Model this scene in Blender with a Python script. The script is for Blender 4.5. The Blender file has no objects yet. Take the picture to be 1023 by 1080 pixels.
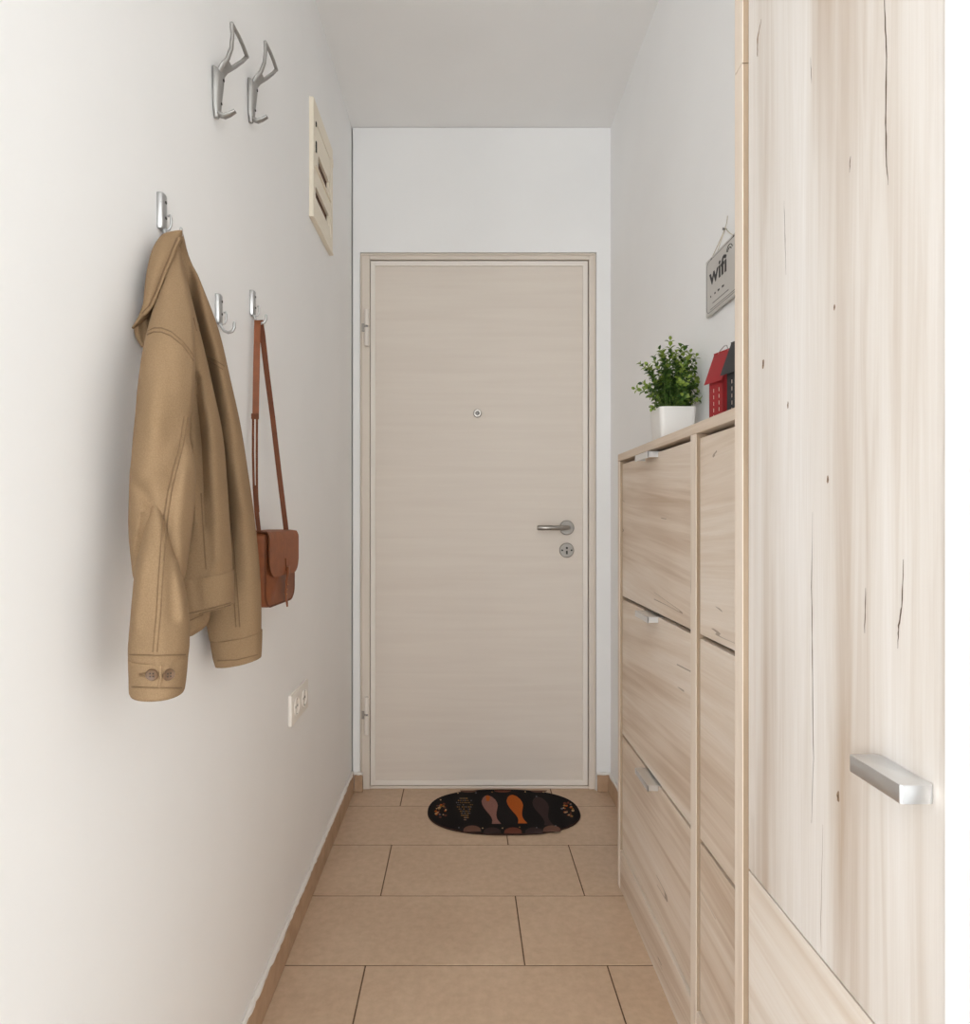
import bpy, bmesh, math, random
import numpy as np
from mathutils import Vector, Matrix, noise
from mathutils.bvhtree import BVHTree

random.seed(7)
S = bpy.context.scene
COL = S.collection
R = math.radians
PI = math.pi

# ------------------------------------------------------------------ camera numbers
F, CX, CY, H = 700.0, 488.0, 546.0, 1.05        # focal length (px of 1023), vanishing point, eye height
XL, XR = -0.427, 0.568                            # left / right wall planes
YB, YD = 2.55, 2.576                              # back wall plane, door leaf plane
ZC = 2.551                                        # ceiling
XC = 0.4447                                       # shoe cabinet front plane
XW = 0.400                                        # wardrobe front plane

def at_y(px, py, Y):
    return Vector(((px - CX) * Y / F, Y, H - (py - CY) * Y / F))
def at_x(px, py, X):
    return at_y(px, py, X * F / (px - CX))
def at_z(px, py, Z):
    return at_y(px, py, (H - Z) * F / (py - CY))
def proj(v):
    return CX + F * v.x / v.y, CY - F * (v.z - H) / v.y

# ------------------------------------------------------------------ scene helpers
ORG = {}
def link(o, parent=None, org=(0, 0, 0)):
    COL.objects.link(o)
    if parent is not None:
        o.parent = parent
    ORG[o.name] = Vector(org)
    return o
def tag(o, label=None, cat=None, group=None, kind=None):
    if label: o['label'] = label
    if cat: o['category'] = cat
    if group: o['group'] = group
    if kind: o['kind'] = kind
    return o
def thing(name, loc, label, cat, group=None, kind=None):
    o = bpy.data.objects.new(name, None)
    o.empty_display_size = 0.05
    o.location = loc
    link(o, None, loc)
    return tag(o, label, cat, group, kind)

class MB:
    def __init__(self):
        self.bm = bmesh.new()
    def face(self, vs, m=0, smooth=False):
        try:
            f = self.bm.faces.new(vs)
            f.material_index = m
            f.smooth = smooth
            return f
        except ValueError:
            return None
    def add(self, other, m=None):
        mp = {}
        for v in other.verts:
            mp[v] = self.bm.verts.new(v.co)
        for f in other.faces:
            nf = self.face([mp[v] for v in f.verts], f.material_index if m is None else m, f.smooth)
        other.free()
    def box(self, x0, x1, y0, y1, z0, z1, m=0, bev=0.0, seg=2, mat=None):
        b = bmesh.new()
        bmesh.ops.create_cube(b, size=1.0)
        for v in b.verts:
            v.co = Vector((x0 + (v.co.x + .5) * (x1 - x0), y0 + (v.co.y + .5) * (y1 - y0), z0 + (v.co.z + .5) * (z1 - z0)))
        if bev > 0:
            bmesh.ops.bevel(b, geom=list(b.edges), offset=bev, segments=seg, profile=.5, affect='EDGES')
        if mat is not None:
            bmesh.ops.transform(b, matrix=mat, verts=list(b.verts))
        self.add(b, m)
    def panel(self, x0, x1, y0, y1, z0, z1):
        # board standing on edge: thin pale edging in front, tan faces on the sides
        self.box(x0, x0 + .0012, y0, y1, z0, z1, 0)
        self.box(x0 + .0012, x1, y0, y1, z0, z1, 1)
    def loft(self, rings, m=0, cap0=True, cap1=True, closed=True, smooth=True, loop=False):
        rr = [[self.bm.verts.new(p) for p in r] for r in rings]
        n = len(rr[0])
        k = len(rr)
        for i in range(k if loop else k - 1):
            a, b = rr[i], rr[(i + 1) % k]
            for j in range(n if closed else n - 1):
                q = (j + 1) % n
                self.face([a[j], a[q], b[q], b[j]], m, smooth)
        if not loop:
            if cap0: self.face(list(reversed(rr[0])), m, False)
            if cap1: self.face(rr[-1], m, False)
        return rr
    def tube(self, pts, rad, n=8, m=0, flat=None, cap=True, loop=False):
        """round or flattened (rad = (a, b)) tube along pts; flat = the direction of the wide axis"""
        pts = [Vector(p) for p in pts]
        k = len(pts)
        rings = []
        prev = None
        for i, p in enumerate(pts):
            if loop:
                t = pts[(i + 1) % k] - pts[i - 1]
            else:
                t = pts[min(i + 1, k - 1)] - pts[max(i - 1, 0)]
            t.normalize()
            if flat is not None:
                u = Vector(flat)
            elif prev is not None:
                u = prev
            else:
                u = Vector((0, 0, 1)) if abs(t.z) < .9 else Vector((0, 1, 0))
            u = (u - t * u.dot(t)).normalized()
            prev = u
            w = t.cross(u).normalized()
            r = rad[i] if isinstance(rad, list) else rad
            a, b = r if isinstance(r, tuple) else (r, r)
            rings.append([p + u * (a * math.cos(2 * PI * j / n)) + w * (b * math.sin(2 * PI * j / n)) for j in range(n)])
        self.loft(rings, m, cap, cap, loop=loop)
    def strip(self, pts, w, t, wide, m=0):
        """flat strap of width w and thickness t along pts"""
        pts = [Vector(p) for p in pts]
        rings = []
        for i, p in enumerate(pts):
            d = (pts[min(i + 1, len(pts) - 1)] - pts[max(i - 1, 0)]).normalized()
            u = Vector(wide[i] if isinstance(wide, list) else wide)
            u = (u - d * u.dot(d)).normalized()
            n_ = d.cross(u)
            ww = w[i] if isinstance(w, list) else w
            h, q = ww / 2, t / 2
            rings.append([p + u * h * a + n_ * q * b for a, b in ((-1, -.5), (-.93, -1), (.93, -1), (1, -.5), (1, .5), (.93, 1), (-.93, 1), (-1, .5))])
        self.loft(rings, m)
    def poly(self, pts, m=0):
        self.face([self.bm.verts.new(p) for p in pts], m)
    def prism(self, pts, d, m=0, bev=0.0):
        """closed polygon pts extruded by vector d"""
        b = bmesh.new()
        d = Vector(d)
        A = [b.verts.new(Vector(p)) for p in pts]
        B = [b.verts.new(Vector(p) + d) for p in pts]
        n = len(A)
        b.faces.new(A); b.faces.new(list(reversed(B)))
        for i in range(n):
            b.faces.new([A[i], B[i], B[(i + 1) % n], A[(i + 1) % n]])
        bmesh.ops.recalc_face_normals(b, faces=list(b.faces))
        if bev > 0:
            es = [e for e in b.edges if any(len(f.verts) == n for f in e.link_faces) and n > 4] or list(b.edges)
            bmesh.ops.bevel(b, geom=es, offset=bev, segments=2, profile=.5, affect='EDGES')
        self.add(b, m)
    def lathe(self, prof, c, axis, n=32, m=0):
        """prof = [(radius, along axis)]"""
        ax = Vector(axis).normalized()
        u = Vector((0, 0, 1)) if abs(ax.z) < .9 else Vector((1, 0, 0))
        u = (u - ax * u.dot(ax)).normalized()
        w = ax.cross(u)
        c = Vector(c)
        rings = [[c + ax * h + (u * math.cos(2 * PI * j / n) + w * math.sin(2 * PI * j / n)) * max(r, 1e-5) for j in range(n)] for r, h in prof]
        self.loft(rings, m)
    def build(self, name, mats, parent=None, smooth=None, doubles=False):
        org = ORG[parent.name] if parent is not None else Vector((0, 0, 0))
        if doubles:
            bmesh.ops.remove_doubles(self.bm, verts=list(self.bm.verts), dist=1e-5)
        bmesh.ops.recalc_face_normals(self.bm, faces=list(self.bm.faces))
        for v in self.bm.verts:
            v.co = v.co - org
        me = bpy.data.meshes.new(name)
        self.bm.to_mesh(me)
        self.bm.free()
        for mt in (mats if isinstance(mats, (list, tuple)) else [mats]):
            me.materials.append(mt)
        if smooth:
            me.polygons.foreach_set('use_smooth', [True] * len(me.polygons))
            me.set_sharp_from_angle(angle=R(smooth))
        me.update()
        o = bpy.data.objects.new(name, me)
        return link(o, parent, org)

# ------------------------------------------------------------------ materials
def srgb(r, g, b):
    f = lambda c: ((c / 255) / 12.92 if c / 255 <= .04045 else ((c / 255 + .055) / 1.055) ** 2.4)
    return (f(r), f(g), f(b), 1)
class NT:
    def __init__(self, name):
        self.m = bpy.data.materials.new(name)
        self.m.use_nodes = True
        self.t = self.m.node_tree
        self.b = self.t.nodes['Principled BSDF']
    def n(self, typ, **kw):
        nd = self.t.nodes.new(typ)
        for k, v in kw.items():
            if hasattr(nd, k) and not k[0].isupper():
                setattr(nd, k, v)
            else:
                nd.inputs[k].default_value = v
        return nd
    def l(self, a, b):
        self.t.links.new(a, b)
    def pos(self, scale, rot=(0, 0, 0), loc=(0, 0, 0)):
        tc = self.n('ShaderNodeTexCoord')
        mp = self.n('ShaderNodeMapping')
        mp.inputs['Scale'].default_value = scale
        mp.inputs['Rotation'].default_value = rot
        mp.inputs['Location'].default_value = loc
        self.l(tc.outputs['Object'], mp.inputs['Vector'])
        return mp.outputs['Vector']
    def noise(self, vec, scale, detail=4, rough=.5, dist=0.0):
        nd = self.n('ShaderNodeTexNoise', Scale=scale, Detail=detail, Roughness=rough, Distortion=dist)
        self.l(vec, nd.inputs['Vector'])
        return nd.outputs['Fac']
    def ramp(self, fac, stops):
        r = self.n('ShaderNodeValToRGB')
        e = r.color_ramp.elements
        while len(e) < len(stops): e.new(.5)
        for i, (p, c) in enumerate(stops):
            e[i].position = p; e[i].color = c
        self.l(fac, r.inputs['Fac'])
        return r.outputs['Color']
    def mix(self, fac, a, b, mode='MIX'):
        x = self.n('ShaderNodeMix', data_type='RGBA', blend_type=mode)
        for s, v in ((x.inputs[0], fac), (x.inputs[6], a), (x.inputs[7], b)):
            if isinstance(v, (int, float, tuple)): s.default_value = v
            else: self.l(v, s)
        return x.outputs[2]
    def math(self, op, a, b=0.0):
        x = self.n('ShaderNodeMath', operation=op)
        for s, v in ((x.inputs[0], a), (x.inputs[1], b)):
            if isinstance(v, (int, float)): s.default_value = v
            else: self.l(v, s)
        return x.outputs[0]
    def bump(self, h, strength, dist=.001):
        b = self.n('ShaderNodeBump', Strength=strength, Distance=dist)
        self.l(h, b.inputs['Height'])
        self.l(b.outputs['Normal'], self.b.inputs['Normal'])
    def out(self, col=None, rough=.5, metal=0.0, spec=None):
        if col is not None:
            if isinstance(col, tuple): self.b.inputs['Base Color'].default_value = col
            else: self.l(col, self.b.inputs['Base Color'])
        if isinstance(rough, (int, float)): self.b.inputs['Roughness'].default_value = rough
        else: self.l(rough, self.b.inputs['Roughness'])
        self.b.inputs['Metallic'].default_value = metal
        if spec is not None: self.b.inputs['Specular IOR Level'].default_value = spec
        return self.m
BLACK = (0, 0, 0, 1); WHITE = (1, 1, 1, 1)

def paint(name, c, rough=.7, bump=.12, var=.03, scale=60):
    t = NT(name)
    v = t.pos((1, 1, 1))
    n1 = t.noise(v, 3, 3)
    d = tuple(x * (1 - var) for x in c[:3]) + (1,)
    col = t.ramp(n1, [(.3, d), (.7, c)])
    t.bump(t.noise(v, scale, 5), bump, .002)
    return t.out(col, rough, 0, .3)
def plain(name, c, rough=.5, metal=0.0, var=.06, scale=40, bump=0.0, spec=None):
    t = NT(name)
    v = t.pos((1, 1, 1))
    n1 = t.noise(v, scale, 4)
    d = tuple(x * (1 - var) for x in c[:3]) + (1,)
    if bump: t.bump(t.noise(v, scale * 6, 4), bump, .001)
    return t.out(t.ramp(n1, [(.3, d), (.7, c)]), rough, metal, spec)
def metal(name, c, rough=.28, brush=(1, 1, 40)):
    t = NT(name)
    v = t.pos(brush)
    n = t.noise(v, 30, 3)
    rr = t.n('ShaderNodeMapRange'); rr.inputs['To Min'].default_value = rough * .95; rr.inputs['To Max'].default_value = rough * 1.05
    t.l(n, rr.inputs['Value'])
    t.bump(n, .006, .0005)
    return t.out(c, rr.outputs['Result'], 1.0)
def wood(name, grain, seed, lo, mid, hi, contrast=1.0, tilt=0.0, cracks=True):
    """pale washed oak; grain = 'y' or 'z' is the direction of the fibres on boards in the YZ plane"""
    t = NT(name)
    tc = t.n('ShaderNodeTexCoord')
    src = tc.outputs['Object']
    rot = t.n('ShaderNodeMapping'); rot.inputs['Rotation'].default_value = (tilt, 0, 0)
    rot.inputs['Location'].default_value = (seed * 3.1, seed * 1.7, seed * 2.3)
    t.l(src, rot.inputs['Vector'])
    def sc(across, along):
        mp = t.n('ShaderNodeMapping')
        mp.inputs['Scale'].default_value = (across, along, across) if grain == 'y' else (across, across, along)
        t.l(rot.outputs['Vector'], mp.inputs['Vector'])
        return mp.outputs['Vector']
    broad = t.noise(sc(9, .55), 1.0, 3, .5, .5)
    mids = t.noise(sc(34, 1.3), 1.0, 5, .6, .9)
    fine = t.noise(sc(330, 6), 1.0, 3, .6, .2)
    blot = t.noise(sc(4.5, 1.6), 1.0, 2, .5, .3)
    s = t.math('ADD', t.math('MULTIPLY', broad, .5), t.math('MULTIPLY', mids, .3))
    s = t.math('ADD', s, t.math('MULTIPLY', blot, .2))
    k = .16 / contrast
    col = t.ramp(s, [(.5 - k, lo), (.5, mid), (.5 + k, hi)])
    col = t.mix(t.math('MULTIPLY', t.math('SUBTRACT', fine, .33), .44), col, lo)
    # short dark cracks: the ridge of a stretched noise, only where a mask lets it through
    cr = t.noise(sc(9, .45), 1.0, 3, .5, .35)
    line = t.math('LESS_THAN', t.math('ABSOLUTE', t.math('SUBTRACT', cr, .5)), .0024)
    msk = t.math('GREATER_THAN', t.noise(sc(7, 2.0), 1.3, 2), .60)
    crack = t.math('MULTIPLY', line, msk)
    dark = tuple(x * .34 for x in lo[:3]) + (1,)
    if cracks: col = t.mix(t.math('MULTIPLY', crack, .6), col, dark)
    t.bump(fine, .10, .0006)
    return t.out(col, .6, 0, .18)

M = {}
M['wall'] = paint('wall_paint', (.875, .87, .865, 1), .75, .10)
M['ceiling'] = paint('ceiling_paint', (.87, .86, .85, 1), .8, .10)
M['frame'] = paint('door_frame_paint', srgb(222, 212, 200), .45, .04)
M['caulk'] = paint('caulk', (.80, .77, .73, 1), .6, .5, .06, 90)
# door laminate: faint horizontal grain
t = NT('door_laminate')
v = t.pos((1.2, 1.2, 26))
col = t.ramp(t.noise(v, 1.6, 4, .5, .3), [(.3, srgb(217, 206, 195)), (.7, srgb(222, 212, 201))])
M['door'] = t.out(col, .5, 0, .35)
M['band'] = paint('door_edge_band', srgb(234, 227, 218), .4, .02)
# floor tile
t = NT('floor_tile')
v = t.pos((1, 1, 1))
a = t.ramp(t.noise(v, 5, 5, .6), [(.3, srgb(190, 163, 137)), (.7, srgb(204, 178, 152))])
b = t.mix(.35, a, t.ramp(t.noise(v, 45, 5, .6), [(.35, srgb(180, 153, 127)), (.65, srgb(212, 186, 160))]))
t.bump(t.noise(v, 30, 4), .05, .001)
M['tile'] = t.out(b, .42, 0, .4)
M['pale'] = paint('pale_floor', srgb(214, 212, 208), .5, .02)  # for the unseen floor behind the camera, kept pale to cut warm bounce light
M['grout'] = plain('grout', srgb(104, 80, 58), .9, 0, .2, 60, .2)
t = NT('skirting_tile')
v = t.pos((1, 1, 1))
M['skirt'] = t.out(t.ramp(t.noise(v, 22, 5, .6), [(.3, srgb(170, 140, 112)), (.7, srgb(190, 160, 132))]), .5, 0, .35)
LO, MI, HI = srgb(182, 156, 131), srgb(217, 201, 184), srgb(231, 221, 210)
M['oak_h'] = wood('washed_oak_horizontal', 'y', 1.0, LO, MI, HI, 1.1)
M['oak_h2'] = wood('washed_oak_horizontal_board', 'y', 4.0, LO, MI, HI, 1.1, R(4))
M['oak_h3'] = wood('washed_oak_horizontal_plank', 'y', 7.0, LO, MI, HI, 1.1, R(-4))
M['oak_v'] = wood('washed_oak_vertical', 'z', 3.4, srgb(184, 166, 149), srgb(218, 211, 204), srgb(232, 228, 225), 1.05, cracks=False)
M['oak_low'] = wood('washed_oak_drawer_front', 'y', 7.0, srgb(206, 189, 172), srgb(227, 218, 208), srgb(237, 231, 226), 1.1, R(-4), False)
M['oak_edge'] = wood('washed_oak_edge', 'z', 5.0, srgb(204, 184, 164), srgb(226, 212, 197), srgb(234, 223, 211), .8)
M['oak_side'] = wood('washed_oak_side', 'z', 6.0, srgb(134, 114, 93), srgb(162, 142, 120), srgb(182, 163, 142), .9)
M['crack'] = plain('oak_crack', srgb(98, 78, 60), .8, 0, .3, 80)
M['knot'] = plain('oak_knot', srgb(150, 124, 98), .7, 0, .35, 200)
M['alu'] = metal('brushed_aluminium', (.82, .84, .86, 1), .34)
M['steel'] = metal('satin_steel', (.36, .335, .305, 1), .36)
M['chrome'] = metal('chrome', (.50, .50, .50, 1), .28)
M['cast'] = metal('cast_aluminium', (.40, .39, .375, 1), .5)
M['dark'] = plain('dark_recess', (.03, .025, .02, 1), .8)
M['cream'] = paint('cream_plastic', srgb(236, 226, 208), .5, .03)
M['slot'] = plain('brown_slot', srgb(120, 86, 62), .7, 0, .4, 60)
M['socket'] = paint('socket_plastic', srgb(236, 230, 222), .35, .01)
M['leather'] = plain('tan_leather', srgb(138, 78, 44), .5, 0, .2, 60, .25, .35)
M['leather2'] = plain('tan_leather_edge', srgb(108, 58, 29), .6, 0, .2, 60, .2, .3)
M['thread'] = plain('leather_thread', srgb(200, 150, 100), .7)
t = NT('khaki_twill')
v = t.pos((1, 1, 1))
col = t.mix(.45, t.ramp(t.noise(v, 14, 4), [(.3, srgb(140, 115, 87)), (.7, srgb(146, 120, 92))]), t.ramp(t.noise(v, 700, 2), [(.3, srgb(128, 104, 77)), (.7, srgb(155, 130, 101))]))
w = t.n('ShaderNodeTexWave', Scale=420.0, Distortion=.3); w.bands_direction = 'DIAGONAL'
t.l(v, w.inputs['Vector'])
t.bump(t.math('ADD', t.math('MULTIPLY', w.outputs['Fac'], .4), t.noise(v, 500, 3)), .16, .0006)
M['twill'] = t.out(col, .95, 0, .15)
M['stitch'] = plain('stitching_thread', srgb(122, 96, 68), .9, 0, .2, 200)
M['button'] = plain('horn_button', srgb(112, 84, 60), .4, 0, .3, 90)
M['pot'] = paint('white_ceramic', srgb(224, 221, 217), .3, .01, .02)
M['soil'] = plain('soil', srgb(50, 40, 28), .95, 0, .5, 90, .6)
t = NT('boxwood_leaf')
v = t.pos((1, 1, 1))
M['leaf'] = t.out(t.ramp(t.noise(v, 38, 3), [(.32, srgb(34, 60, 22)), (.52, srgb(62, 92, 34)), (.75, srgb(112, 138, 56))]), .5, 0, .4)
M['leafy'] = t.m
M['young'] = plain('young_leaf', srgb(134, 156, 62), .5, 0, .25, 60)
M['stem'] = plain('plant_stem', srgb(84, 104, 46), .7)
M['red'] = plain('red_lacquer', srgb(152, 28, 34), .5, 0, .12, 40)
M['black'] = plain('charcoal_lacquer', srgb(46, 46, 48), .5, 0, .2, 40)
M['hole_backing'] = plain('pale_hole_backing', srgb(226, 205, 190), .9)
M['wire'] = metal('thin_wire', (.35, .34, .33, 1), .4)
M['signboard'] = plain('sign_face', srgb(196, 192, 187), .5, 0, .05, 20)
M['ink'] = plain('sign_ink', srgb(36, 34, 34), .6)
M['inkgrey'] = plain('sign_ink_grey', srgb(120, 118, 115), .6)
M['twine'] = plain('twine', srgb(214, 204, 186), .9, 0, .2, 100)
M['mat'] = plain('mat_black', srgb(34, 30, 30), .95, 0, .35, 160, .5, .1)
M['mat_rim'] = plain('mat_rim', srgb(58, 40, 34), .95, 0, .2, 120, .3, .1)
M['f_pink'] = plain('mat_pink', srgb(150, 108, 98), .95, 0, .3, 300, .3, .1)
M['f_orange'] = plain('mat_orange', srgb(190, 98, 40), .95, 0, .3, 300, .3, .1)
M['f_dark'] = plain('mat_dark_brown', srgb(66, 52, 50), .95, 0, .3, 300, .3, .1)
M['f_ochre'] = plain('mat_ochre', srgb(160, 122, 70), .95, 0, .3, 300, .3, .1)
M['f_sand'] = plain('mat_sand', srgb(206, 172, 130), .95, 0, .2, 300, .3, .1)
M['f_grey'] = plain('mat_grey', srgb(112, 112, 118), .95, 0, .2, 300, .3, .1)
M['f_rust'] = plain('mat_rust', srgb(112, 66, 52), .95, 0, .2, 300, .3, .1)
M['f_brown'] = plain('mat_brown', srgb(112, 82, 70), .95, 0, .2, 300, .3, .1)

# ------------------------------------------------------------------ the setting
YR = -4.4           # rear wall of the room behind the camera
YL = .32             # where the left wall ends and the room opens out
XE, XA = 2.0, -2.0            # its far side
FAR = 2.75
def wallobj(name, boxes, mat, label, cat='wall'):
    m = MB()
    for b in boxes: m.box(*b)
    return tag(m.build(name, mat), label, cat, None, 'structure')
wallobj('wall_left', [(XL - .12, XL, YL, FAR, 0, ZC)], M['wall'], 'long white wall carrying the hooks and the jacket')
# back wall with the door opening and a hairline gap at the left corner
OX0, OX1, OZ = at_y(379.5, 0, YB).x, at_y(629, 0, YB).x, at_y(0, 266, YB).z
wallobj('wall_back', [(XL + .005, OX0, YB, FAR, 0, ZC - .002), (OX1, XR, YB, FAR, 0, ZC - .002), (OX0, OX1, YB, FAR, OZ, ZC - .002)], M['wall'],
        'white wall around the entrance door')
wallobj('wall_right', [(XR, XR + .12, .30, FAR, 0, ZC)], M['wall'], 'white wall behind the shoe cabinet and the small plant')
XD = .4082           # wardrobe door plane
YN = XD * F / (1000.5 - CX)                      # near edge of the wardrobe
wallobj('wall_front', [(.404, XR, .30, YN - .0015, 0, ZC), (XR + .12, XE + .12, .30, .42, 0, ZC)], M['wall'],
        'bright white wall end beside the tall wardrobe')
wallobj('wall_side', [(XE, XE + .12, YR - .12, .30, 0, ZC), (XA - .12, XA, YR - .12, YL + .12, 0, ZC), (XA, XL - .12, YL, YL + .12, 0, ZC)], M['wall'], 'white side walls of the room behind the viewer')
wallobj('wall_rear', [(XA, -1.75, YR - .12, YR, 0, ZC), (1.75, XE, YR - .12, YR, 0, ZC), (-1.75, 1.75, YR - .12, YR, 0, .2), (-1.75, 1.75, YR - .12, YR, 2.15, ZC)],
        M['wall'], 'white rear wall with a wide opening added to light the hall')
wallobj('ceiling', [(XA - .12, XE + .12, YR - .12, FAR, ZC, ZC + .1)], M['ceiling'], 'plain white ceiling of the hallway', 'ceiling')

# floor of large beige tiles in a running bond
fm = MB()
fm.box(XA - .12, XE + .12, YR - .12, FAR, -.06, -.0007, 1)
P, TW, Y0, G = .2867, .567, 1.557, .0017
k0 = int((YR - Y0) / P) - 1
for k in range(k0, 5):
    ya, yb = Y0 + k * P, Y0 + (k + 1) * P
    off = -.228 if k % 2 else .146
    j0 = int((XL - off) / TW) - 2
    for j in range(j0 - 4, 8):
        xa, xb = max(off + j * TW, XA if yb < YL + .02 else XL), min(off + (j + 1) * TW, XE if yb < .3 else XR)
        y1 = min(yb, 2.62)
        if xb - xa < .004 or y1 - ya < .004: continue
        fm.box(xa + G, xb - G, ya + G, y1 - G, -.02, 0, 2 if yb < .5 else 0, .0007, 1)
tag(fm.build('floor', [M['tile'], M['grout'], M['pale']]), 'floor of large beige rectangular tiles with brown joints', 'floor', None, 'structure')

# tiled skirting with a ragged white bead of sealant on top
def bead(m, pts, r):
    rr = [r * random.uniform(.75, 1.35) for _ in pts]
    m.tube(pts, rr, 8, 1)
bm_ = MB()
XS = XL + .011
ys = YL
while ys < YB - .012:
    ye = min(ys + .42, YB - .012)
    bm_.box(XL - .001, XS, ys + .0006, ye - .0006, 0, .072, 0, .0015, 1)
    ys = ye
n = 150
bead(bm_, [Vector((XL + .0045, YL + (YB - .012 - YL) * i / n, .0735 + random.uniform(-.001, .001))) for i in range(n + 1)], .0062)
tag(bm_.build('baseboard_left', [M['skirt'], M['caulk']], smooth=40), 'beige tile skirting along the left white wall', 'baseboard', None, 'structure')
bm_ = MB()
for xa, xb in ((XL + .012, OX0 + .012), (OX1 + .002, XR - .001)):
    bm_.box(xa, xb, YB - .013, YB + .001, 0, .066, 0, .0015, 1)
    bead(bm_, [Vector((xa + (xb - xa) * i / 5, YB - .006, .068)) for i in range(6)], .006)
tag(bm_.build('baseboard_back', [M['skirt'], M['caulk']], smooth=40), 'short beige tile skirting pieces beside the door', 'baseboard', None, 'structure')
bm_ = MB()
bm_.box(XR - .012, XR + .001, 1.905, YB - .013, 0, .066, 0, .0015, 1)
bead(bm_, [Vector((XR - .005, 1.905 + (YB - .015 - 1.905) * i / 25, .068)) for i in range(26)], .006)
tag(bm_.build('baseboard_right', [M['skirt'], M['caulk']], smooth=40), 'beige tile skirting on the right wall past the shoe cabinet', 'baseboard', None, 'structure')

# ------------------------------------------------------------------ the door
d = thing('door_1', ((OX0 + OX1) / 2, YD, 0), 'cream flush entrance door with steel lever handle and peephole', 'door', None, 'structure')
LX0, LX1 = at_y(391, 0, YD).x, at_y(619.5, 0, YD).x
LZ0, LZ1 = at_y(0, 827.5, YD).z, at_y(0, 276, YD).z
fr = MB()
YF = YB + .014
fr.box(OX0, LX0 - .002, YF, FAR - .03, 0, OZ, 0, .002, 1)
fr.box(LX1 + .004, OX1, YF, FAR - .03, 0, OZ, 0, .002, 1)
fr.box(LX0 - .002, LX1 + .004, YF, FAR - .03, LZ1 + .004, OZ, 0, .002, 1)
fr.box(OX0 + .001, OX0 + .006, YF - .008, YF + .01, 0, OZ - .001, 0, .002, 1)      # raised outer lip
fr.box(OX1 - .006, OX1 - .001, YF - .008, YF + .01, 0, OZ - .001, 0, .002, 1)
fr.box(OX0 + .001, OX1 - .001, YF - .008, YF + .01, OZ - .007, OZ - .001, 0, .002, 1)
fr.box(LX0 - .002, LX1 + .004, YF + .005, FAR - .03, 0, LZ0 - .003, 0, .002, 1)     # threshold
fr.build('door_frame', M['frame'], d)
lf = MB()
lf.box(LX0, LX1, YD, YD + .04, LZ0, LZ1, 0, .001, 1)
leaf = lf.build('door_leaf', M['door'], d)
eb = MB()
bw = .0185
def mitre(m, x0, x1, z0, z1, w, y, t_, mi):
    o = [(x0, z0), (x1, z0), (x1, z1), (x0, z1)]
    i_ = [(x0 + w, z0 + w), (x1 - w, z0 + w), (x1 - w, z1 - w), (x0 + w, z1 - w)]
    for k in range(4):
        q = (k + 1) % 4
        m.prism([Vector((a, y, b)) for a, b in (o[k], o[q], i_[q], i_[k])], (0, t_, 0), mi, .0012)
mitre(eb, LX0, LX1, LZ0, LZ1, bw, YD - .007, .008, 0)
eb.build('edge_band', M['band'], leaf)
for y0_, y1_, yc in ((328, 367, 346), (733, 773, 752)):
    hg = MB()
    x = at_y(387.2, 0, YD - .012).x
    za, zb, zc = [at_y(0, q, YD).z for q in (y0_, y1_, yc)]
    yh = YF - .011
    hg.lathe([(.004, za), (.0088, za - .003), (.0088, zc + .006), (.006, zc + .004)], (x, yh, 0), (0, 0, 1), 16)
    hg.lathe([(.004, zc + .006), (.004, zc - .006)], (x, yh, 0), (0, 0, 1), 12, 1)
    hg.lathe([(.006, zc - .004), (.0088, zc - .006), (.0088, zb + .003), (.004, zb)], (x, yh, 0), (0, 0, 1), 16)
    hg.box(x - .020, x, yh + .004, yh + .009, zc - .018, zc + .012, 2)
    hg.build('hinge', [M['band'], M['wire'], M['steel']], d, 35)
ph = MB()
c = at_y(503.5, 436, YD)
ph.lathe([(.0165, .001), (.0165, -.003), (.014, -.006), (.0085, -.006), (.0075, -.003)], c, (0, 1, 0), 28)
ph.lathe([(.0075, -.0032), (.004, -.005), (0, -.0055)], c, (0, 1, 0), 20, 1)
ph.build('peephole', [M['steel'], M['wire']], d, 35)
hd = MB()
c = at_y(597.5, 556.5, YD)
hd.lathe([(.0285, .001), (.0285, -.006), (.026, -.009), (.012, -.009)], c, (0, 1, 0), 40)
hl = hd.build('handle_rosette', M['steel'], d, 35)
lv = MB()
pp = [c + Vector((0, -.005, 0)), c + Vector((0, -.03, 0)), c + Vector((-.003, -.043, 0)), c + Vector((-.010, -.050, 0)), c + Vector((-.022, -.052, 0)), c + Vector((-.07, -.052, 0)), c + Vector((-.117, -.052, 0)), c + Vector((-.120, -.052, 0))]
lv.tube(pp, [.0095] * 7 + [.007], 18)
lv.build('lever_handle', M['steel'], hl, 40)
lk = MB()
c = at_y(597.5, 580.3, YD)
lk.lathe([(.0285, .001), (.0285, -.005), (.026, -.008), (0, -.008)], c, (0, 1, 0), 40)
for dx, dz, r in ((0, .009, .0042), (-.018, 0, .0036), (.018, 0, .0036)):
    lk.lathe([(r, -.0079), (r, -.0084), (0, -.0084)], c + Vector((dx, 0, dz)), (0, 1, 0), 14, 1)
lk.box(c.x - .0032, c.x + .0032, c.y - .0084, c.y - .007, c.z - .015, c.z - .002, 1)
lk.build('lock_rosette', [M['steel'], M['dark']], d, 35)

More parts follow.
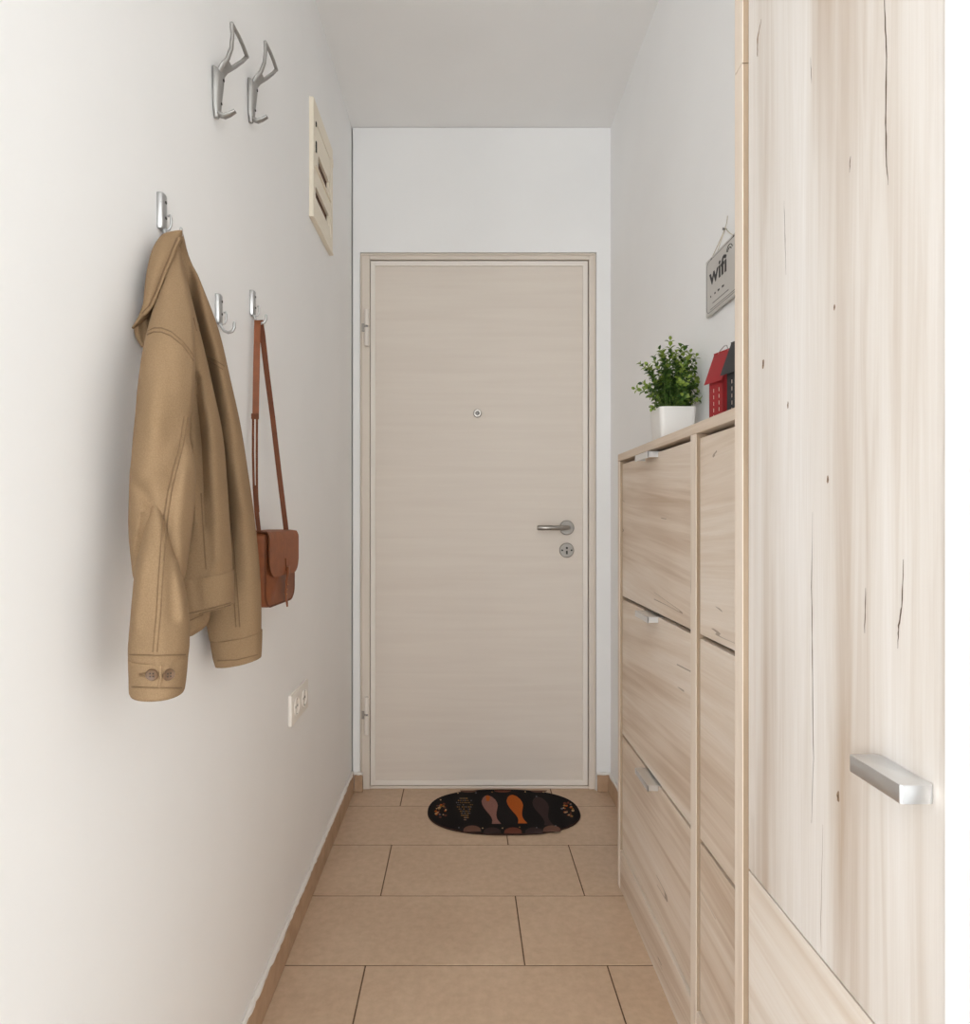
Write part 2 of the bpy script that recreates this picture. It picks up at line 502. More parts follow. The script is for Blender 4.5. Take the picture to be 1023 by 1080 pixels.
# ------------------------------------------------------------------ shoe cabinet
YF0, YF1 = 1.902, .99                       # far end, near end (behind the wardrobe)
XDR = .452                                   # drawer front plane
CZ = 1.2305
sc_ = thing('shoe_cabinet', (XC + .06, 1.45, 0), 'long low washed oak shoe cabinet of tip-out drawers under the plant', 'cabinet')
XK = XR - .0035
m = MB(); m.box(XC, XK, YF1, YF0, CZ - .020, CZ, 0, .0008, 1); m.build('top_board', M['oak_h'], sc_)
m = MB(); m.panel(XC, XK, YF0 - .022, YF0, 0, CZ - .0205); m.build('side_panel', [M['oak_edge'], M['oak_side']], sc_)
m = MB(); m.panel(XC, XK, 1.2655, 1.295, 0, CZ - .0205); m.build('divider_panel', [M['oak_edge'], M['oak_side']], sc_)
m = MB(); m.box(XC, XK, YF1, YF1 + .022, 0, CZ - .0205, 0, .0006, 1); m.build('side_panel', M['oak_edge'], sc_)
m = MB(); m.box(XK - .006, XK, YF1 + .023, YF0 - .023, .02, CZ - .022); m.build('back_panel', M['oak_h'], sc_)
for ya, yb in ((1.296, YF0 - .0225), (YF1 + .0225, 1.265)):
    m = MB(); m.box(XC + .0012, XC + .018, ya, yb, 0, .110, 0, .0006, 1); m.build('plinth', M['oak_h2'], sc_)
k = 0
for zi, (z0, z1) in enumerate(((.113, .431), (.439, .8195), (.8285, 1.2015))):
    for ui, (ya, yb) in enumerate(((1.2965, YF0 - .0235), (YF1 + .0235, 1.264))):
        m = MB()
        m.box(XDR, XDR + .018, ya, yb, z0, z1, 0, .0008, 1)
        for q in (ya, yb - .012):                                   # the tip-out pocket behind the front
            m.box(XDR + .018, XK - .015, q, q + .012, z0 + .02, z1 - .03)
        m.box(XDR + .018, XK - .02, ya + .012, yb - .012, z0 + .02, z0 + .03)
        dr = m.build('drawer', [M['oak_h'], M['oak_h2'], M['oak_h3']][(zi + 2 * ui) % 3], sc_)
        yc = 1.585 if ui == 0 else 1.13 - .02
        if ui == 1: continue
        h = MB()
        h.box(XDR - .0265, XDR - .0225, yc - .055, yc + .055, z1 - .013, z1 + .0015, 0, .0008, 1)
        h.box(XDR - .0265, XDR + .012, yc - .055, yc + .055, z1 - .0005, z1 + .0018, 0, .0006, 1)
        h.box(XDR - .0262, XDR - .001, yc - .055, yc - .0525, z1 - .012, z1 + .001, 0, .0006, 1)
        h.box(XDR - .0262, XDR - .001, yc + .0525, yc + .055, z1 - .012, z1 + .001, 0, .0006, 1)
        h.build('handle', M['alu'], dr)

# ------------------------------------------------------------------ wardrobe
YW1, YW0 = XW * F / (775 - CX), XW * F / (783 - CX)
WT = 2.30
wd = thing('wardrobe', (XW + .07, .76, 0), 'tall washed oak wardrobe with one chunky silver bar handle', 'wardrobe')
m = MB()
zs = at_y(783, 68, .952).z
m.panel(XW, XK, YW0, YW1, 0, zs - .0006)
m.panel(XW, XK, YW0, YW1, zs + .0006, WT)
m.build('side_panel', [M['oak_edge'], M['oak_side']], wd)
m = MB(); m.box(XD + .021, XK, YN + .001, YN + .02, 0, WT); m.build('side_panel', M['oak_edge'], wd)
m = MB(); m.box(XK - .006, XK, YN + .021, YW0 - .001, .02, WT - .02); m.build('back_panel', M['oak_v'], wd)
m = MB(); m.box(XD, XK - .007, YN + .0215, YW0 - .001, WT - .02, WT); m.build('top_board', M['oak_h'], wd)
m = MB(); m.box(XD + .003, XD + .02, YN + .0215, YW0 - .001, 0, .09); m.build('plinth', M['oak_h2'], wd)
ZS = .5475
m = MB()
DY0, DY1 = YN, YW0 - .0012
m.box(XD, XD + .02, DY0, DY1, ZS + .0015, WT - .022, 0, .0006, 1)
def crackline(pxs, w, mi=1):
    """a crack in the board: a thin dark sliver, tapering at both ends"""
    pts = [at_x(px, py, XD) for px, py in pxs]
    n_ = len(pts)
    L_, R_ = [], []
    fine = []
    for i in range(n_ - 1):
        for s in range(6):
            fine.append(pts[i].lerp(pts[i + 1], s / 6))
    fine.append(pts[-1])
    for i, p in enumerate(fine):
        tt = i / (len(fine) - 1)
        ww = w * (math.sin(PI * min(max(tt, .04), .96)) ** .5) * random.uniform(.6, 1.2)
        jit = random.uniform(-.0004, .0004)
        L_.append(m.bm.verts.new(p + Vector((-.00015, ww + jit, 0))))
        R_.append(m.bm.verts.new(p + Vector((-.00015, -ww + jit, 0))))
    for i in range(len(fine) - 1):
        m.face([L_[i], R_[i], R_[i + 1], L_[i + 1]], mi)
crackline([(932, -60), (933, 0), (935, 60), (934, 120), (935, 170), (937, 195)], .0011)
crackline([(827, 212), (828, 245), (829, 290)], .0006)
crackline([(857, 540), (856, 620), (857, 700), (858, 800), (856, 868)], .0008)
crackline([(913, 620), (912, 668)], .0008)
crackline([(953, 590), (951, 640), (948, 660), (947, 684)], .0010)
crackline([(897, 165), (896, 182)], .0008)
crackline([(855, 60), (856, 88)], .0005)
crackline([(868, 870), (866, 960), (866, 1005)], .0005, 2)
crackline([(803, 20), (799, 40), (799, 60)], .0022, 2)
for kx, ky, r in ((880, 324, .0024), (805, 384, .0042), (831, 427, .0025), (873, 506, .0028), (884, 840, .004)):
    c0 = at_x(kx, ky, XD)
    ring = []
    for q in range(14):
        a = 2 * PI * q / 14
        rr = r * random.uniform(.7, 1.15)
        ring.append(c0 + Vector((-.00012, math.cos(a) * rr * .8, math.sin(a) * rr * 1.7)))
    m.poly(ring, 2)
    m.poly([c0 + (p - c0) * .42 + Vector((-.0001, 0, 0)) for p in ring], 1)
wdoor = m.build('door', [M['oak_v'], M['crack'], M['knot']], wd)
m = MB()
m.box(XD, XD + .02, DY0, DY1, .093, ZS - .0015, 0, .0006, 1)
m.build('drawer', M['oak_low'], wd)
# handle: a chunky rounded bar
hy0, hy1 = XD * F / (987 - CX), XD * F / (928 - CX)
hx = XD * 462 / 497 - .0015
hz1 = H - 282.5 * hy0 / F
hz0 = hz1 - .0165
h = MB()
prof = [(XD - .0002, hy0 + .004), (XD - .002, hy0 + .0012), (XD - .006, hy0), (hx + .0015, hy0), (hx, hy0 + .0015), (hx, hy1 - .0015), (hx + .0015, hy1), (XD - .006, hy1), (XD - .002, hy1 - .0012), (XD - .0002, hy1 - .004)]
h.prism([Vector((a, b, hz0)) for a, b in prof], (0, 0, hz1 - hz0), 0, .0006)
h.build('handle', M['alu'], wdoor, 40)

# ------------------------------------------------------------------ cast hooks above
def wl(y, out, z):
    return Vector((XL + out, y, z))
def cast_hook(y, z, label, s=1.0):
    """y, z = middle of the wall plate top; arms reach out from the wall"""
    t_ = thing('coat_hook', wl(y, 0, z - .038), label, 'hook', 'cast double hooks high on the left wall')
    m = MB()
    def sec(o0, o1, w0, w1, dz, n_=12):
        r = []
        o0 -= .0008
        for j in range(n_):
            a = 2 * PI * j / n_
            f = .5 + .5 * math.cos(a)
            w = (w0 * (1 - f) + w1 * f)
            r.append(wl(y + w * math.sin(a), o0 + (o1 - o0) * f, z + dz))
        return r
    m.loft([sec(0, .010, .016, .010, .0), sec(0, .018, .018, .012, -.006), sec(0, .016, .017, .010, -.03), sec(0, .013, .014, .007, -.06), sec(0, .012, .009, .006, -.075), sec(.001, .009, .004, .004, -.082)])
    for dz, r in ((-.018, .0026), (-.058, .0022)):
        o_ = .0172 if dz > -.03 else .0135
        m.lathe([(r, 0), (r, .0014), (0, .0014)], wl(y, o_ - .001, z + dz), (1, 0, -.05), 12, 1)
    m.build('wall_plate', [M['cast'], M['dark']], t_, 50)
    m = MB()                                                       # lower prong
    pts = [wl(y, .006, z - .066), wl(y, .010, z - .076), wl(y, .018, z - .079), wl(y, .027, z - .076), wl(y, .037, z - .070)]
    m.tube(pts, [(.006, .0024), (.007, .005), (.007, .0042), (.006, .0035), (.005, .003)], 12, 0, (0, 1, 0))
    m.build('lower_prong', M['cast'], t_, 60)
    m = MB()                                                       # forked upper arm with its cross bar
    bn, bf, bo, bz = y - .040, y + .038, .0445, z + .050
    m.tube([wl(y, .008, z - .012), wl(y, .014, z - .002), wl(y, .020, z + .006), wl(y, .026, z + .013)], [(.012, .006), (.013, .0055), (.014, .005), (.014, .0035)], 14, 0, (0, 1, 0))
    m.tube([wl(y - .006, .016, z + .001), wl(y - .012, .028, z + .012), wl(y - .020, .037, z + .024), wl(y - .032, .043, z + .038), wl(bn, bo, bz)], [.0042, .004, .0036, .0034, .0032], 10)
    m.tube([wl(y + .006, .016, z + .001), wl(y + .018, .029, z + .018), wl(y + .030, .039, z + .036), wl(bf, bo, bz)], [.0046, .0038, .0034, .0034], 10)
    m.tube([wl(bn - .001, bo, bz), wl(y - .01, bo + .001, bz + .0015), wl(y + .012, bo + .001, bz + .001), wl(bf + .001, bo, bz - .001)], .0033, 10)
    m.build('upper_arm', M['cast'], t_, 60)
    return t_
cast_hook(1.139, 1.05 + 472 * 1.139 / F, 'grey metal double hook above the jacket, left of its twin')
cast_hook(1.325, 1.05 + 460 * 1.325 / F, 'grey metal double hook nearer the cream fuse box, right of its twin')

# ------------------------------------------------------------------ small plate hooks below
def plate_hook(y, z, label):
    t_ = thing('wall_hook', wl(y, 0, z - .05), label, 'hook', 'small plate hooks in a zigzag row')
    m = MB()
    prof = [(0, -.0085), (.006, -.0085), (.0085, -.006), (.0095, 0), (.0085, .006), (.006, .0085), (0, .0085)]
    rings = [[wl(y + b * k_, a * (.85 if k_ < 1 else 1), z + dz) for a, b in prof] for dz, k_ in ((0, .85), (-.002, 1), (-.047, 1), (-.050, .85))]
    m.loft(rings)
    for dz in (-.012, -.034):
        m.lathe([(.0022, 0), (.0022, .0008), (0, .0008)], wl(y, .0092, z + dz), (1, 0, 0), 10, 1)
    m.build('wall_plate', [M['chrome'], M['dark']], t_, 45)
    m = MB()
    m.tube([wl(y, .006, z - .046), wl(y, .010, z - .051), wl(y, .014, z - .050), wl(y, .0165, z - .044), wl(y, .0168, z - .034), wl(y, .0155, z - .030), wl(y, .012, z - .031)], .0016, 10)
    m.build('small_prong', M['chrome'], t_, 60)
    m = MB()
    m.tube([wl(y, .004, z - .044), wl(y, .008, z - .055), wl(y, .013, z - .0625), wl(y, .020, z - .0655), wl(y, .027, z - .0635), wl(y, .0305, z - .057), wl(y, .0305, z - .049), wl(y, .0305, z - .047)],
           [.0022, .0026, .0027, .0027, .0027, .0026, .0026, .0016], 10)
    m.build('main_prong', M['chrome'], t_, 60)
    return t_
hy = (.934, 1.152, 1.338)
hz = (1.05 + 339 * .940 / F, 1.05 + 235 * 1.152 / F, 1.05 + 239 * 1.338 / F)
plate_hook(hy[0], hz[0], 'small silver wall hook holding up the khaki jacket')
plate_hook(hy[1], hz[1], 'small silver wall hook left empty beside the jacket')
plate_hook(hy[2], hz[2], 'small silver wall hook with the brown bag strap over it')

# ------------------------------------------------------------------ the jacket
def spline(rows, n):
    """Catmull-Rom resampling of rows of numbers by their first column"""
    a = np.array(rows, float)
    x = a[:, 0]
    out = []
    sl = np.zeros_like(a)
    for i in range(len(x)):
        i0, i1 = max(i - 1, 0), min(i + 1, len(x) - 1)
        sl[i] = (a[i1] - a[i0]) / (x[i1] - x[i0])
    for q in np.linspace(x[0], x[-1], n):
        i = int(min(max(np.searchsorted(x, q) - 1, 0), len(x) - 2))
        hh = x[i + 1] - x[i]
        t_ = (q - x[i]) / hh
        p = (2 * t_**3 - 3 * t_**2 + 1) * a[i] + (t_**3 - 2 * t_**2 + t_) * hh * sl[i] + (-2 * t_**3 + 3 * t_**2) * a[i + 1] + (t_**3 - t_**2) * hh * sl[i + 1]
        p[0] = q
        out.append(p)
    return out
def seg_dist(px, py, line):
    best = 1e9
    for (x0, y0), (x1, y1) in zip(line[:-1], line[1:]):
        dx, dy = x1 - x0, y1 - y0
        t_ = max(0, min(1, ((px - x0) * dx + (py - y0) * dy) / (dx * dx + dy * dy + 1e-9)))
        best = min(best, math.hypot(px - x0 - t_ * dx, py - y0 - t_ * dy))
    return best
CAM = Vector((0, 0, H))
def cloth(rows, nr=60, n=56, folds=(), p=2.2, wav=.0012, seed=0, tilt=0.0, grow=0.0):
    """rows: image height, left edge, right edge, distance from the viewer's end of the hall, half thickness."""
    m = MB()
    rnd = random.Random(seed)
    ph_ = [rnd.uniform(0, 6.28) for _ in range(4)]
    rings = []
    for row in spline(rows, nr):
        py, a, b, Yc, hb = row
        pm = (a + b) / 2
        u = (pm - CX) / F
        nn = math.hypot(u, 1)
        dr = Vector((u / nn, 1 / nn, 0)); pr = Vector((1 / nn, -u / nn, 0))
        ha = max((b - a) / 2 * Yc / F / nn, .0008) + grow
        hb = max(hb, .0008) + grow
        c_ = Vector((u * Yc, Yc, 0))
        ring = []
        for j in range(n):
            th = 2 * PI * j / n
            cs, sn = math.cos(th), math.sin(th)
            cs_ = math.copysign(abs(cs) ** (2 / p), cs); sn_ = math.copysign(abs(sn) ** (2 / p), sn)
            w = wav * (math.sin(3 * th + ph_[0] + py * .03) + .7 * math.sin(5 * th + ph_[1] - py * .045) + .4 * math.sin(2 * th + ph_[2] + py * .09)) * abs(sn)
            py2 = py + tilt * cs * (b - a) / 2
            q0 = Vector((c_.x + ha * cs_, c_.y + hb * sn_, py * .0011))
            w += (.0032 * noise.noise(q0 * 17 + Vector((seed, 0, 0))) + .0014 * noise.noise(q0 * 42 + Vector((0, seed, 0)))) * abs(sn) * wav / .0012
            pnt = c_ + pr * (ha * cs_) + dr * (hb * sn_ + w)
            pnt.z = H - (py2 - CY) * Yc / F
            if sn < .3 and folds:
                X_, Y_ = proj(pnt)
                dd = 0.0
                for line, amp, sig in folds:
                    q = seg_dist(X_, Y_, line)
                    if q < sig * 3: dd += 1.5 * amp * math.exp(-(q / sig) ** 2)
                pnt -= dr * dd * min(1, .3 - sn + .2)
            pnt.x = max(pnt.x, XL - .0006)
            ring.append(pnt)
        rings.append(ring)
    m.loft(rings)
    return m
def seams(m, lines, r=.0008, off=.0003, mi=1, dash=False):
    bmesh.ops.recalc_face_normals(m.bm, faces=list(m.bm.faces))
    tree = BVHTree.FromBMesh(m.bm)
    for line in lines:
        pts = []
        for (x0, y0), (x1, y1) in zip(line[:-1], line[1:]):
            k_ = max(2, int(math.hypot(x1 - x0, y1 - y0) / 2.5))
            for i in range(k_):
                px, py = x0 + (x1 - x0) * i / k_, y0 + (y1 - y0) * i / k_
                dv = Vector(((px - CX) / F, 1, -(py - CY) / F)).normalized()
                hit = tree.ray_cast(CAM, dv)
                if hit[0] is not None: pts.append(hit[0] - dv * off)
        if len(pts) > 2: m.tube(pts, r, 6, mi)
def shift(line, dx, dy=0):
    return [(x + dx, y + dy) for x, y in line]

jk = thing('jacket', wl(hy[0], .02, hz[0] - .06), 'khaki cotton jacket hanging by its collar from a hook', 'jacket')
# far sleeve
far = [(246, 189.5, 193, .952, .006), (270, 188, 200, .965, .018), (300, 192, 212, .985, .03), (350, 203, 231, 1.02, .04), (400, 214, 243, 1.045, .045), (450, 222, 254, 1.065, .05),
       (500, 228, 262, 1.08, .05), (550, 231, 269, 1.09, .05), (600, 228, 274, 1.095, .05), (640, 217, 276, 1.095, .045), (672, 221, 276, 1.095, .04)]
m = cloth(far, 64, 56, [([(197, 262), (206, 330), (222, 400), (232, 480), (240, 560)], -.010, 6), ([(206, 290), (226, 360), (246, 450), (258, 540)], .006, 7), ([(250, 500), (262, 600), (268, 660)], .004, 8),
                        ([(243, 560), (244, 650)], -.004, 5)], seed=3, tilt=-.06)
s1 = [(231, 470), (237, 520), (242, 570), (246, 620), (249, 664)]
seams(m, [s1, shift(s1, 4), [(219, 376), (229, 381), (239, 388)], [(219, 380), (228, 385), (237, 391)]])
sl = m.build('sleeve', [M['twill'], M['stitch']], jk, 60)
cf = [(670, 221.5, 277, 1.095, .042), (676, 222.5, 277, 1.095, .042), (690, 225, 276.5, 1.095, .04), (697, 227, 276, 1.095, .038)]
m = cloth(cf, 14, 56, (), seed=4, tilt=-.16, wav=.0006)
seams(m, [[(225, 674), (240, 672), (276, 666)], [(229, 697), (250, 696), (274, 690)]])
cu = m.build('cuff', [M['twill'], M['stitch']], sl, 60)
# back of the hem showing under the front
m = cloth([(560, 196, 222, 1.03, .012), (640, 196, 222, 1.03, .012), (655, 196, 221, 1.03, .011), (664, 196, 216, 1.03, .008), (671, 197, 203, 1.03, .004)], 24, 32, [([(197, 668), (217, 655)], .003, 3)], seed=5, tilt=-.15)
seams(m, [[(199, 655), (217, 647)]], .0007)
m.build('back_panel', [M['twill'], M['stitch']], jk, 60)
# front panel
body = [(262, 184, 190, .945, .012), (300, 182, 198.5, .945, .03), (330, 180, 206, .945, .04), (365, 180, 215, .95, .05), (400, 184, 223, .955, .055), (460, 188, 235.5, .96, .06), (540, 189, 242, .96, .06),
        (600, 186, 246, .96, .055), (612, 185, 246.5, .96, .055)]
m = cloth(body, 60, 60, [([(206, 395), (213, 470)], -.012, 5), ([(213, 480), (215, 520)], -.008, 5), ([(215, 530), (216, 560)], -.004, 6), ([(222, 440), (228, 520), (231, 590)], .008, 8), ([(204, 470), (207, 560)], .004, 5), ([(191, 290), (203, 350)], .004, 5)], seed=8)
s2 = [(205.5, 330), (210, 355), (216, 400)]
seams(m, [[(204, 335), (208, 352)], [(207.5, 335), (211, 352)], [(212, 520), (215, 570), (217.5, 603)]])
bd = m.build('front_panel', [M['twill'], M['stitch']], jk, 60)
hb_ = [(606, 186, 247, .96, .057), (612, 186, 247.5, .96, .057), (630, 186, 247.5, .96, .056), (641, 186, 247.5, .96, .054)]
m = cloth(hb_, 16, 60, [([(206, 612), (210, 640)], -.003, 4)], seed=8, tilt=-.16, wav=.0008)
seams(m, [[(198, 609), (215, 606), (245, 602.5)], [(199, 647), (215, 643.5), (246, 635)], [(200, 650), (215, 646), (246, 637.5)]])
m.build('hem_band', [M['twill'], M['stitch']], bd, 60)
# near sleeve from the shoulder down to the elbow
up = [(262, 183.5, 187.5, .905, .008), (280, 176, 192, .893, .018), (300, 170, 197.5, .88, .028), (325, 163, 202.5, .86, .038), (350, 156, 205, .838, .045), (375, 150.5, 206, .82, .048), (412, 145.5, 205, .806, .05), (440, 143, 201.5, .80, .05),
      (459, 141, 200.5, .797, .05), (486, 139, 206, .793, .05), (500, 137.5, 207.5, .792, .05), (525, 136.5, 206.5, .79, .05), (557, 136, 203.5, .79, .05), (589, 138.5, 199, .79, .046), (612, 142, 194, .79, .035), (622, 150, 186, .79, .02)]
fu = [([(205, 330), (206, 385), (202, 430), (196, 470)], .004, 5), ([(199, 462), (190, 478), (180, 515)], -.004, 5), ([(168, 400), (160, 460), (150, 500)], .006, 12), ([(139, 505), (152, 520), (162, 540)], -.0045, 5),
      ([(150, 540), (140, 580)], .005, 6), ([(152, 545), (146, 590)], -.004, 4), ([(195, 500), (188, 560), (192, 600)], .004, 7), ([(178, 500), (172, 560)], -.003, 7), ([(173, 440), (160, 500)], .002, 10)]
m = cloth(up, 80, 60, fu, seed=11)
arm = [(155.5, 353), (162, 350), (170, 350), (180, 354), (192, 364), (200, 374), (205, 383)]
ss = [(198, 440), (193, 470), (186, 497), (180.5, 520), (177, 545), (174, 580)]
seams(m, [arm, shift(arm, .5, -4.2), ss, shift(ss, -4, -1)])
sl = m.build('sleeve', [M['twill'], M['stitch']], jk, 60)
fo = [(500, 158, 172, .806, .045), (530, 153.5, 175, .797, .05), (550, 150.5, 178, .789, .052), (575, 147, 184, .778, .053), (600, 142.5, 190.5, .769, .053), (620, 140.5, 195.5, .764, .052), (650, 138, 200, .76, .052), (680, 135.5, 200.5, .76, .05), (694, 135.8, 199, .76, .048)]
m = cloth(fo, 56, 60, [([(172, 545), (170, 620), (166, 690)], .0035, 9), ([(150, 590), (143, 660)], .004, 7), ([(186, 580), (194, 650)], .004, 6), ([(180, 580), (182, 650)], -.002, 6)], seed=14)
s3 = [(176, 545), (173.5, 580), (171.5, 610), (169, 650), (165.5, 690)]
seams(m, [s3, shift(s3, -4.5, 0), [(137, 690.5), (165, 691.5), (198, 690.5)]])
fa = m.build('lower_sleeve', [M['twill'], M['stitch']], sl, 60)
cf = [(691, 135.5, 199, .76, .0495), (693.5, 135.5, 199, .76, .0500), (712, 136, 197.5, .76, .049), (727, 136.5, 195.5, .76, .0475), (729, 137.5, 194.5, .76, .046)]
m = cloth(cf, 18, 60, (), seed=15, wav=.0006)
sp = [(164, 683), (166, 692), (169, 702), (169.5, 715), (167, 728)]
seams(m, [[(139, 724.5), (165, 725.5), (194, 725.5)], [(147, 711), (153, 710), (157, 709)], [(147, 712.5), (157, 714)]])
seams(m, [sp], .0016, .0006, 0)
tree = BVHTree.FromBMesh(m.bm)
hits = []
for bx, by in ((160.5, 711.5), (177.7, 711.5)):
    dv = Vector(((bx - CX) / F, 1, -(by - CY) / F)).normalized()
    hits.append(tree.ray_cast(CAM, dv))
cu = m.build('cuff', [M['twill'], M['stitch']], sl, 60)
for hit in hits:
    nrm = hit[1] if hit[1].y < 0 else -hit[1]
    b_ = MB()
    b_.lathe([(.0062, -.001), (.0066, .0012), (.0058, .0024), (.0046, .0018), (0, .0016)], hit[0], nrm, 22)
    uu = nrm.cross(Vector((0, 0, 1))).normalized(); vv = nrm.cross(uu)
    for a_, c2 in ((1, 1), (1, -1), (-1, 1), (-1, -1)):
        b_.lathe([(.0008, .0016), (.0008, .0022), (0, .0022)], hit[0] + uu * .0016 * a_ + vv * .0016 * c2, nrm, 8, 1)
    b_.build('button', [M['button'], M['dark']], jk, 40)
# collar: the turned-down leaf and its underside
ud = [(318, 152, 166, .872, .008), (335, 146, 161, .868, .010), (346, 141.5, 158, .864, .010), (356, 143, 156, .862, .008), (366, 149, 153.5, .86, .004)]
m = cloth(ud, 24, 32, [([(150, 335), (150, 360)], -.003, 3)], seed=20)
m.build('collar_stand', [M['twill'], M['stitch']], jk, 60)
co = [(244.5, 188, 192.5, .915, .006), (249, 173, 192, .912, .012), (254, 167.5, 190, .908, .016), (265, 161, 186.3, .890, .02), (282, 156, 179, .873, .022), (302, 152.7, 171.3, .856, .02), (318, 151.2, 165, .845, .018), (327, 149.5, 160.5, .842, .014), (337, 144.5, 152.5, .841, .010), (346, 138.8, 142, .842, .004)]
m = cloth(co, 48, 40, [([(187, 262), (178, 283), (167, 311), (155, 331)], .0025, 2.5)], seed=22, wav=.0006)
ce = [(189.5, 252), (184, 265.5), (176.5, 284), (165.5, 312), (160, 324), (151, 334)]
seams(m, [shift(ce, -3.2, -1.5)], .0007)
seams(m, [shift(ce, -.6, -.3)], .0019, .0002, 0)
m.build('collar', [M['twill'], M['stitch']], jk, 60)

# ------------------------------------------------------------------ the bag
bg = thing('shoulder_bag', wl(1.345, .03, .878), 'small tan leather shoulder bag hanging from a silver hook', 'bag')
BN, BF = 1.262, 1.432
ang = math.atan2(.0145, BF - BN)
def bag_frame(s, out, z):
    """s = 0 near end .. 1 far end, out = from the back of the bag"""
    y_ = BN + (BF - BN) * s
    return Vector((XL - .0006 + out * math.cos(ang) + (BF - BN) * s * math.tan(ang) * .8, y_ - out * math.sin(ang), z))
BZ0, BZ1, BT = .876, 1.021, .0545
def rrect(w0, w1, z0, z1, rb, rt, n_=6):
    W = BF - BN
    pts = []
    for cx_, cz_, r, a0 in ((w1 * W - rb, z0 + rb, rb, -90), (w1 * W - rt, z1 - rt, rt, 0), (w0 * W + rt, z1 - rt, rt, 90), (w0 * W + rb, z0 + rb, rb, 180)):
        for i in range(n_ + 1):
            a = R(a0 + 90 * i / n_)
            pts.append(((cx_ + r * math.cos(a)) / W, cz_ + r * math.sin(a)))
    return pts
m = MB()
rings = []
for o_, ins in ((0, .004), (.003, 0), (BT - .006, 0), (BT - .002, .0015), (BT, .004)):
    W = BF - BN
    rings.append([bag_frame(s, o_, z) for s, z in rrect(ins / W, 1 - ins / W, BZ0 + ins, BZ1 - ins, .028 - ins, .010)])
m.loft(rings)
rim = [bag_frame(s, BT - .001, z) for s, z in rrect(.012, .988, BZ0 + .002, BZ1 - .002, .027, .010)]
m.tube(rim, .0022, 8, 1, loop=True)
m.tube([bag_frame(s, .004, z) for s, z in rrect(.012, .988, BZ0 + .002, BZ1 - .002, .027, .010)], .0022, 8, 1, loop=True)
bb = m.build('body', [M['leather'], M['leather2']], bg, 50)
# flap: over the top and down the front
m = MB()
fz = .935
W = BF - BN
n_ = 26
outer, inner = [], []
def flap_pt(s, q, off):
    """q: 0 at the back edge of the top .. 1 at the bottom of the front flap"""
    top_len = .25
    if q < top_len:
        a = q / top_len
        return bag_frame(s, a * (BT + .001), BZ1 + off + .0015)
    a = (q - top_len) / (1 - top_len)
    # the outline of the front: rounded lower corners
    edge = min(s, 1 - s) * W
    rr = .030
    zb = fz + (rr - math.sqrt(max(rr * rr - (rr - min(edge, rr)) ** 2, 0))) * .9
    bend = .005 * math.sin(min(a * 5, 1) * PI / 2)
    return bag_frame(s, BT + .0015 + off + bend, BZ1 + .0015 - a * (BZ1 + .0015 - zb))
G_ = []
ss_ = [.5 - .5 * math.cos(PI * i / n_) for i in range(n_ + 1)]
for layer in (0.0, .0022):
    G_.append([[m.bm.verts.new(flap_pt(-.01 + 1.02 * s, q / 20, layer)) for s in ss_] for q in range(21)])
A, B = G_
for i in range(20):
    for j in range(n_):
        m.face([A[i][j], A[i][j + 1], A[i + 1][j + 1], A[i + 1][j]], 0, True)
        m.face([B[i][j], B[i + 1][j], B[i + 1][j + 1], B[i][j + 1]], 0, True)
for i in range(20):
    m.face([A[i][0], A[i + 1][0], B[i + 1][0], B[i][0]], 1); m.face([A[i][n_], B[i][n_], B[i + 1][n_], A[i + 1][n_]], 1)
for j in range(n_):
    m.face([A[20][j], B[20][j], B[20][j + 1], A[20][j + 1]], 1); m.face([A[0][j], A[0][j + 1], B[0][j + 1], B[0][j]], 1)
# slit for the closing tongue
p0, p1 = bag_frame(.50, BT + .0092, .968), bag_frame(.53, BT + .0092, .942)
m.tube([p0, p0.lerp(p1, .5), p1], .0012, 8, 1)
m.build('flap', [M['leather'], M['leather2']], bg, 50)
m = MB()
m.strip([bag_frame(.545, BT + .0125, .951), bag_frame(.555, BT + .0125, .938), bag_frame(.565, BT + .009, .922), bag_frame(.575, BT + .0065, .90), bag_frame(.585, BT + .007, .880), bag_frame(.59, BT + .008, .868)],
        [.016, .017, .0165, .015, .010, .003], .0025, (0, 1, 0), 0)
for i in range(3):
    m.lathe([(.0011, 0), (.0011, .0016), (0, .0016)], bag_frame(.572, BT + .0075 + (.0018 if i == 0 else 0), .914 - .010 * i), (1, 0, 0), 8, 1)
m.build('closing_tongue', [M['leather'], M['thread']], bg, 50)
# strap over the hook: front strand down to the near end, rear strand to the far end
m = MB()
yh, zh, oh = hy[2], hz[2] - .0600, .0225
top = [wl(yh + .004, oh, zh)]
A_ = [at_y(271.6, 338.5, yh - .004), at_y(271.4, 345, yh - .012), at_y(270.6, 380, yh - .022), at_y(269.9, 420, yh - .030), at_y(269.6, 441, yh - .033)]
m.strip([A_[0] + Vector((0, .008, .0012))] + A_, [.0125] * 6, .0025, (1, .35, 0))
m.build('strap', [M['leather']], bg, 50)
m = MB()
for dx in (-2.6, 1.4):
    q = [at_y(269.6 + dx, 436, yh - .033), at_y(269.4 + dx, 480, yh - .045), at_y(269.8 + dx * .8, 515, yh - .058), at_y(271 + dx * .6, 540, yh - .066), at_y(274 + dx * .5, 566, yh - .070)]
    m.strip(q, .0045, .0022, (1, .35, 0))
m.strip([at_y(269, 436.5, yh - .0345), at_y(269, 442, yh - .0345)], .0145, .0035, (1, .35, 0), 0)
m.strip([at_y(269.7, 512, yh - .058), at_y(270.2, 525, yh - .060), at_y(271.2, 540, yh - .066)], .0085, .0034, (1, .35, 0), 0)
m.build('strap', [M['leather2']], bg, 50)
m = MB()
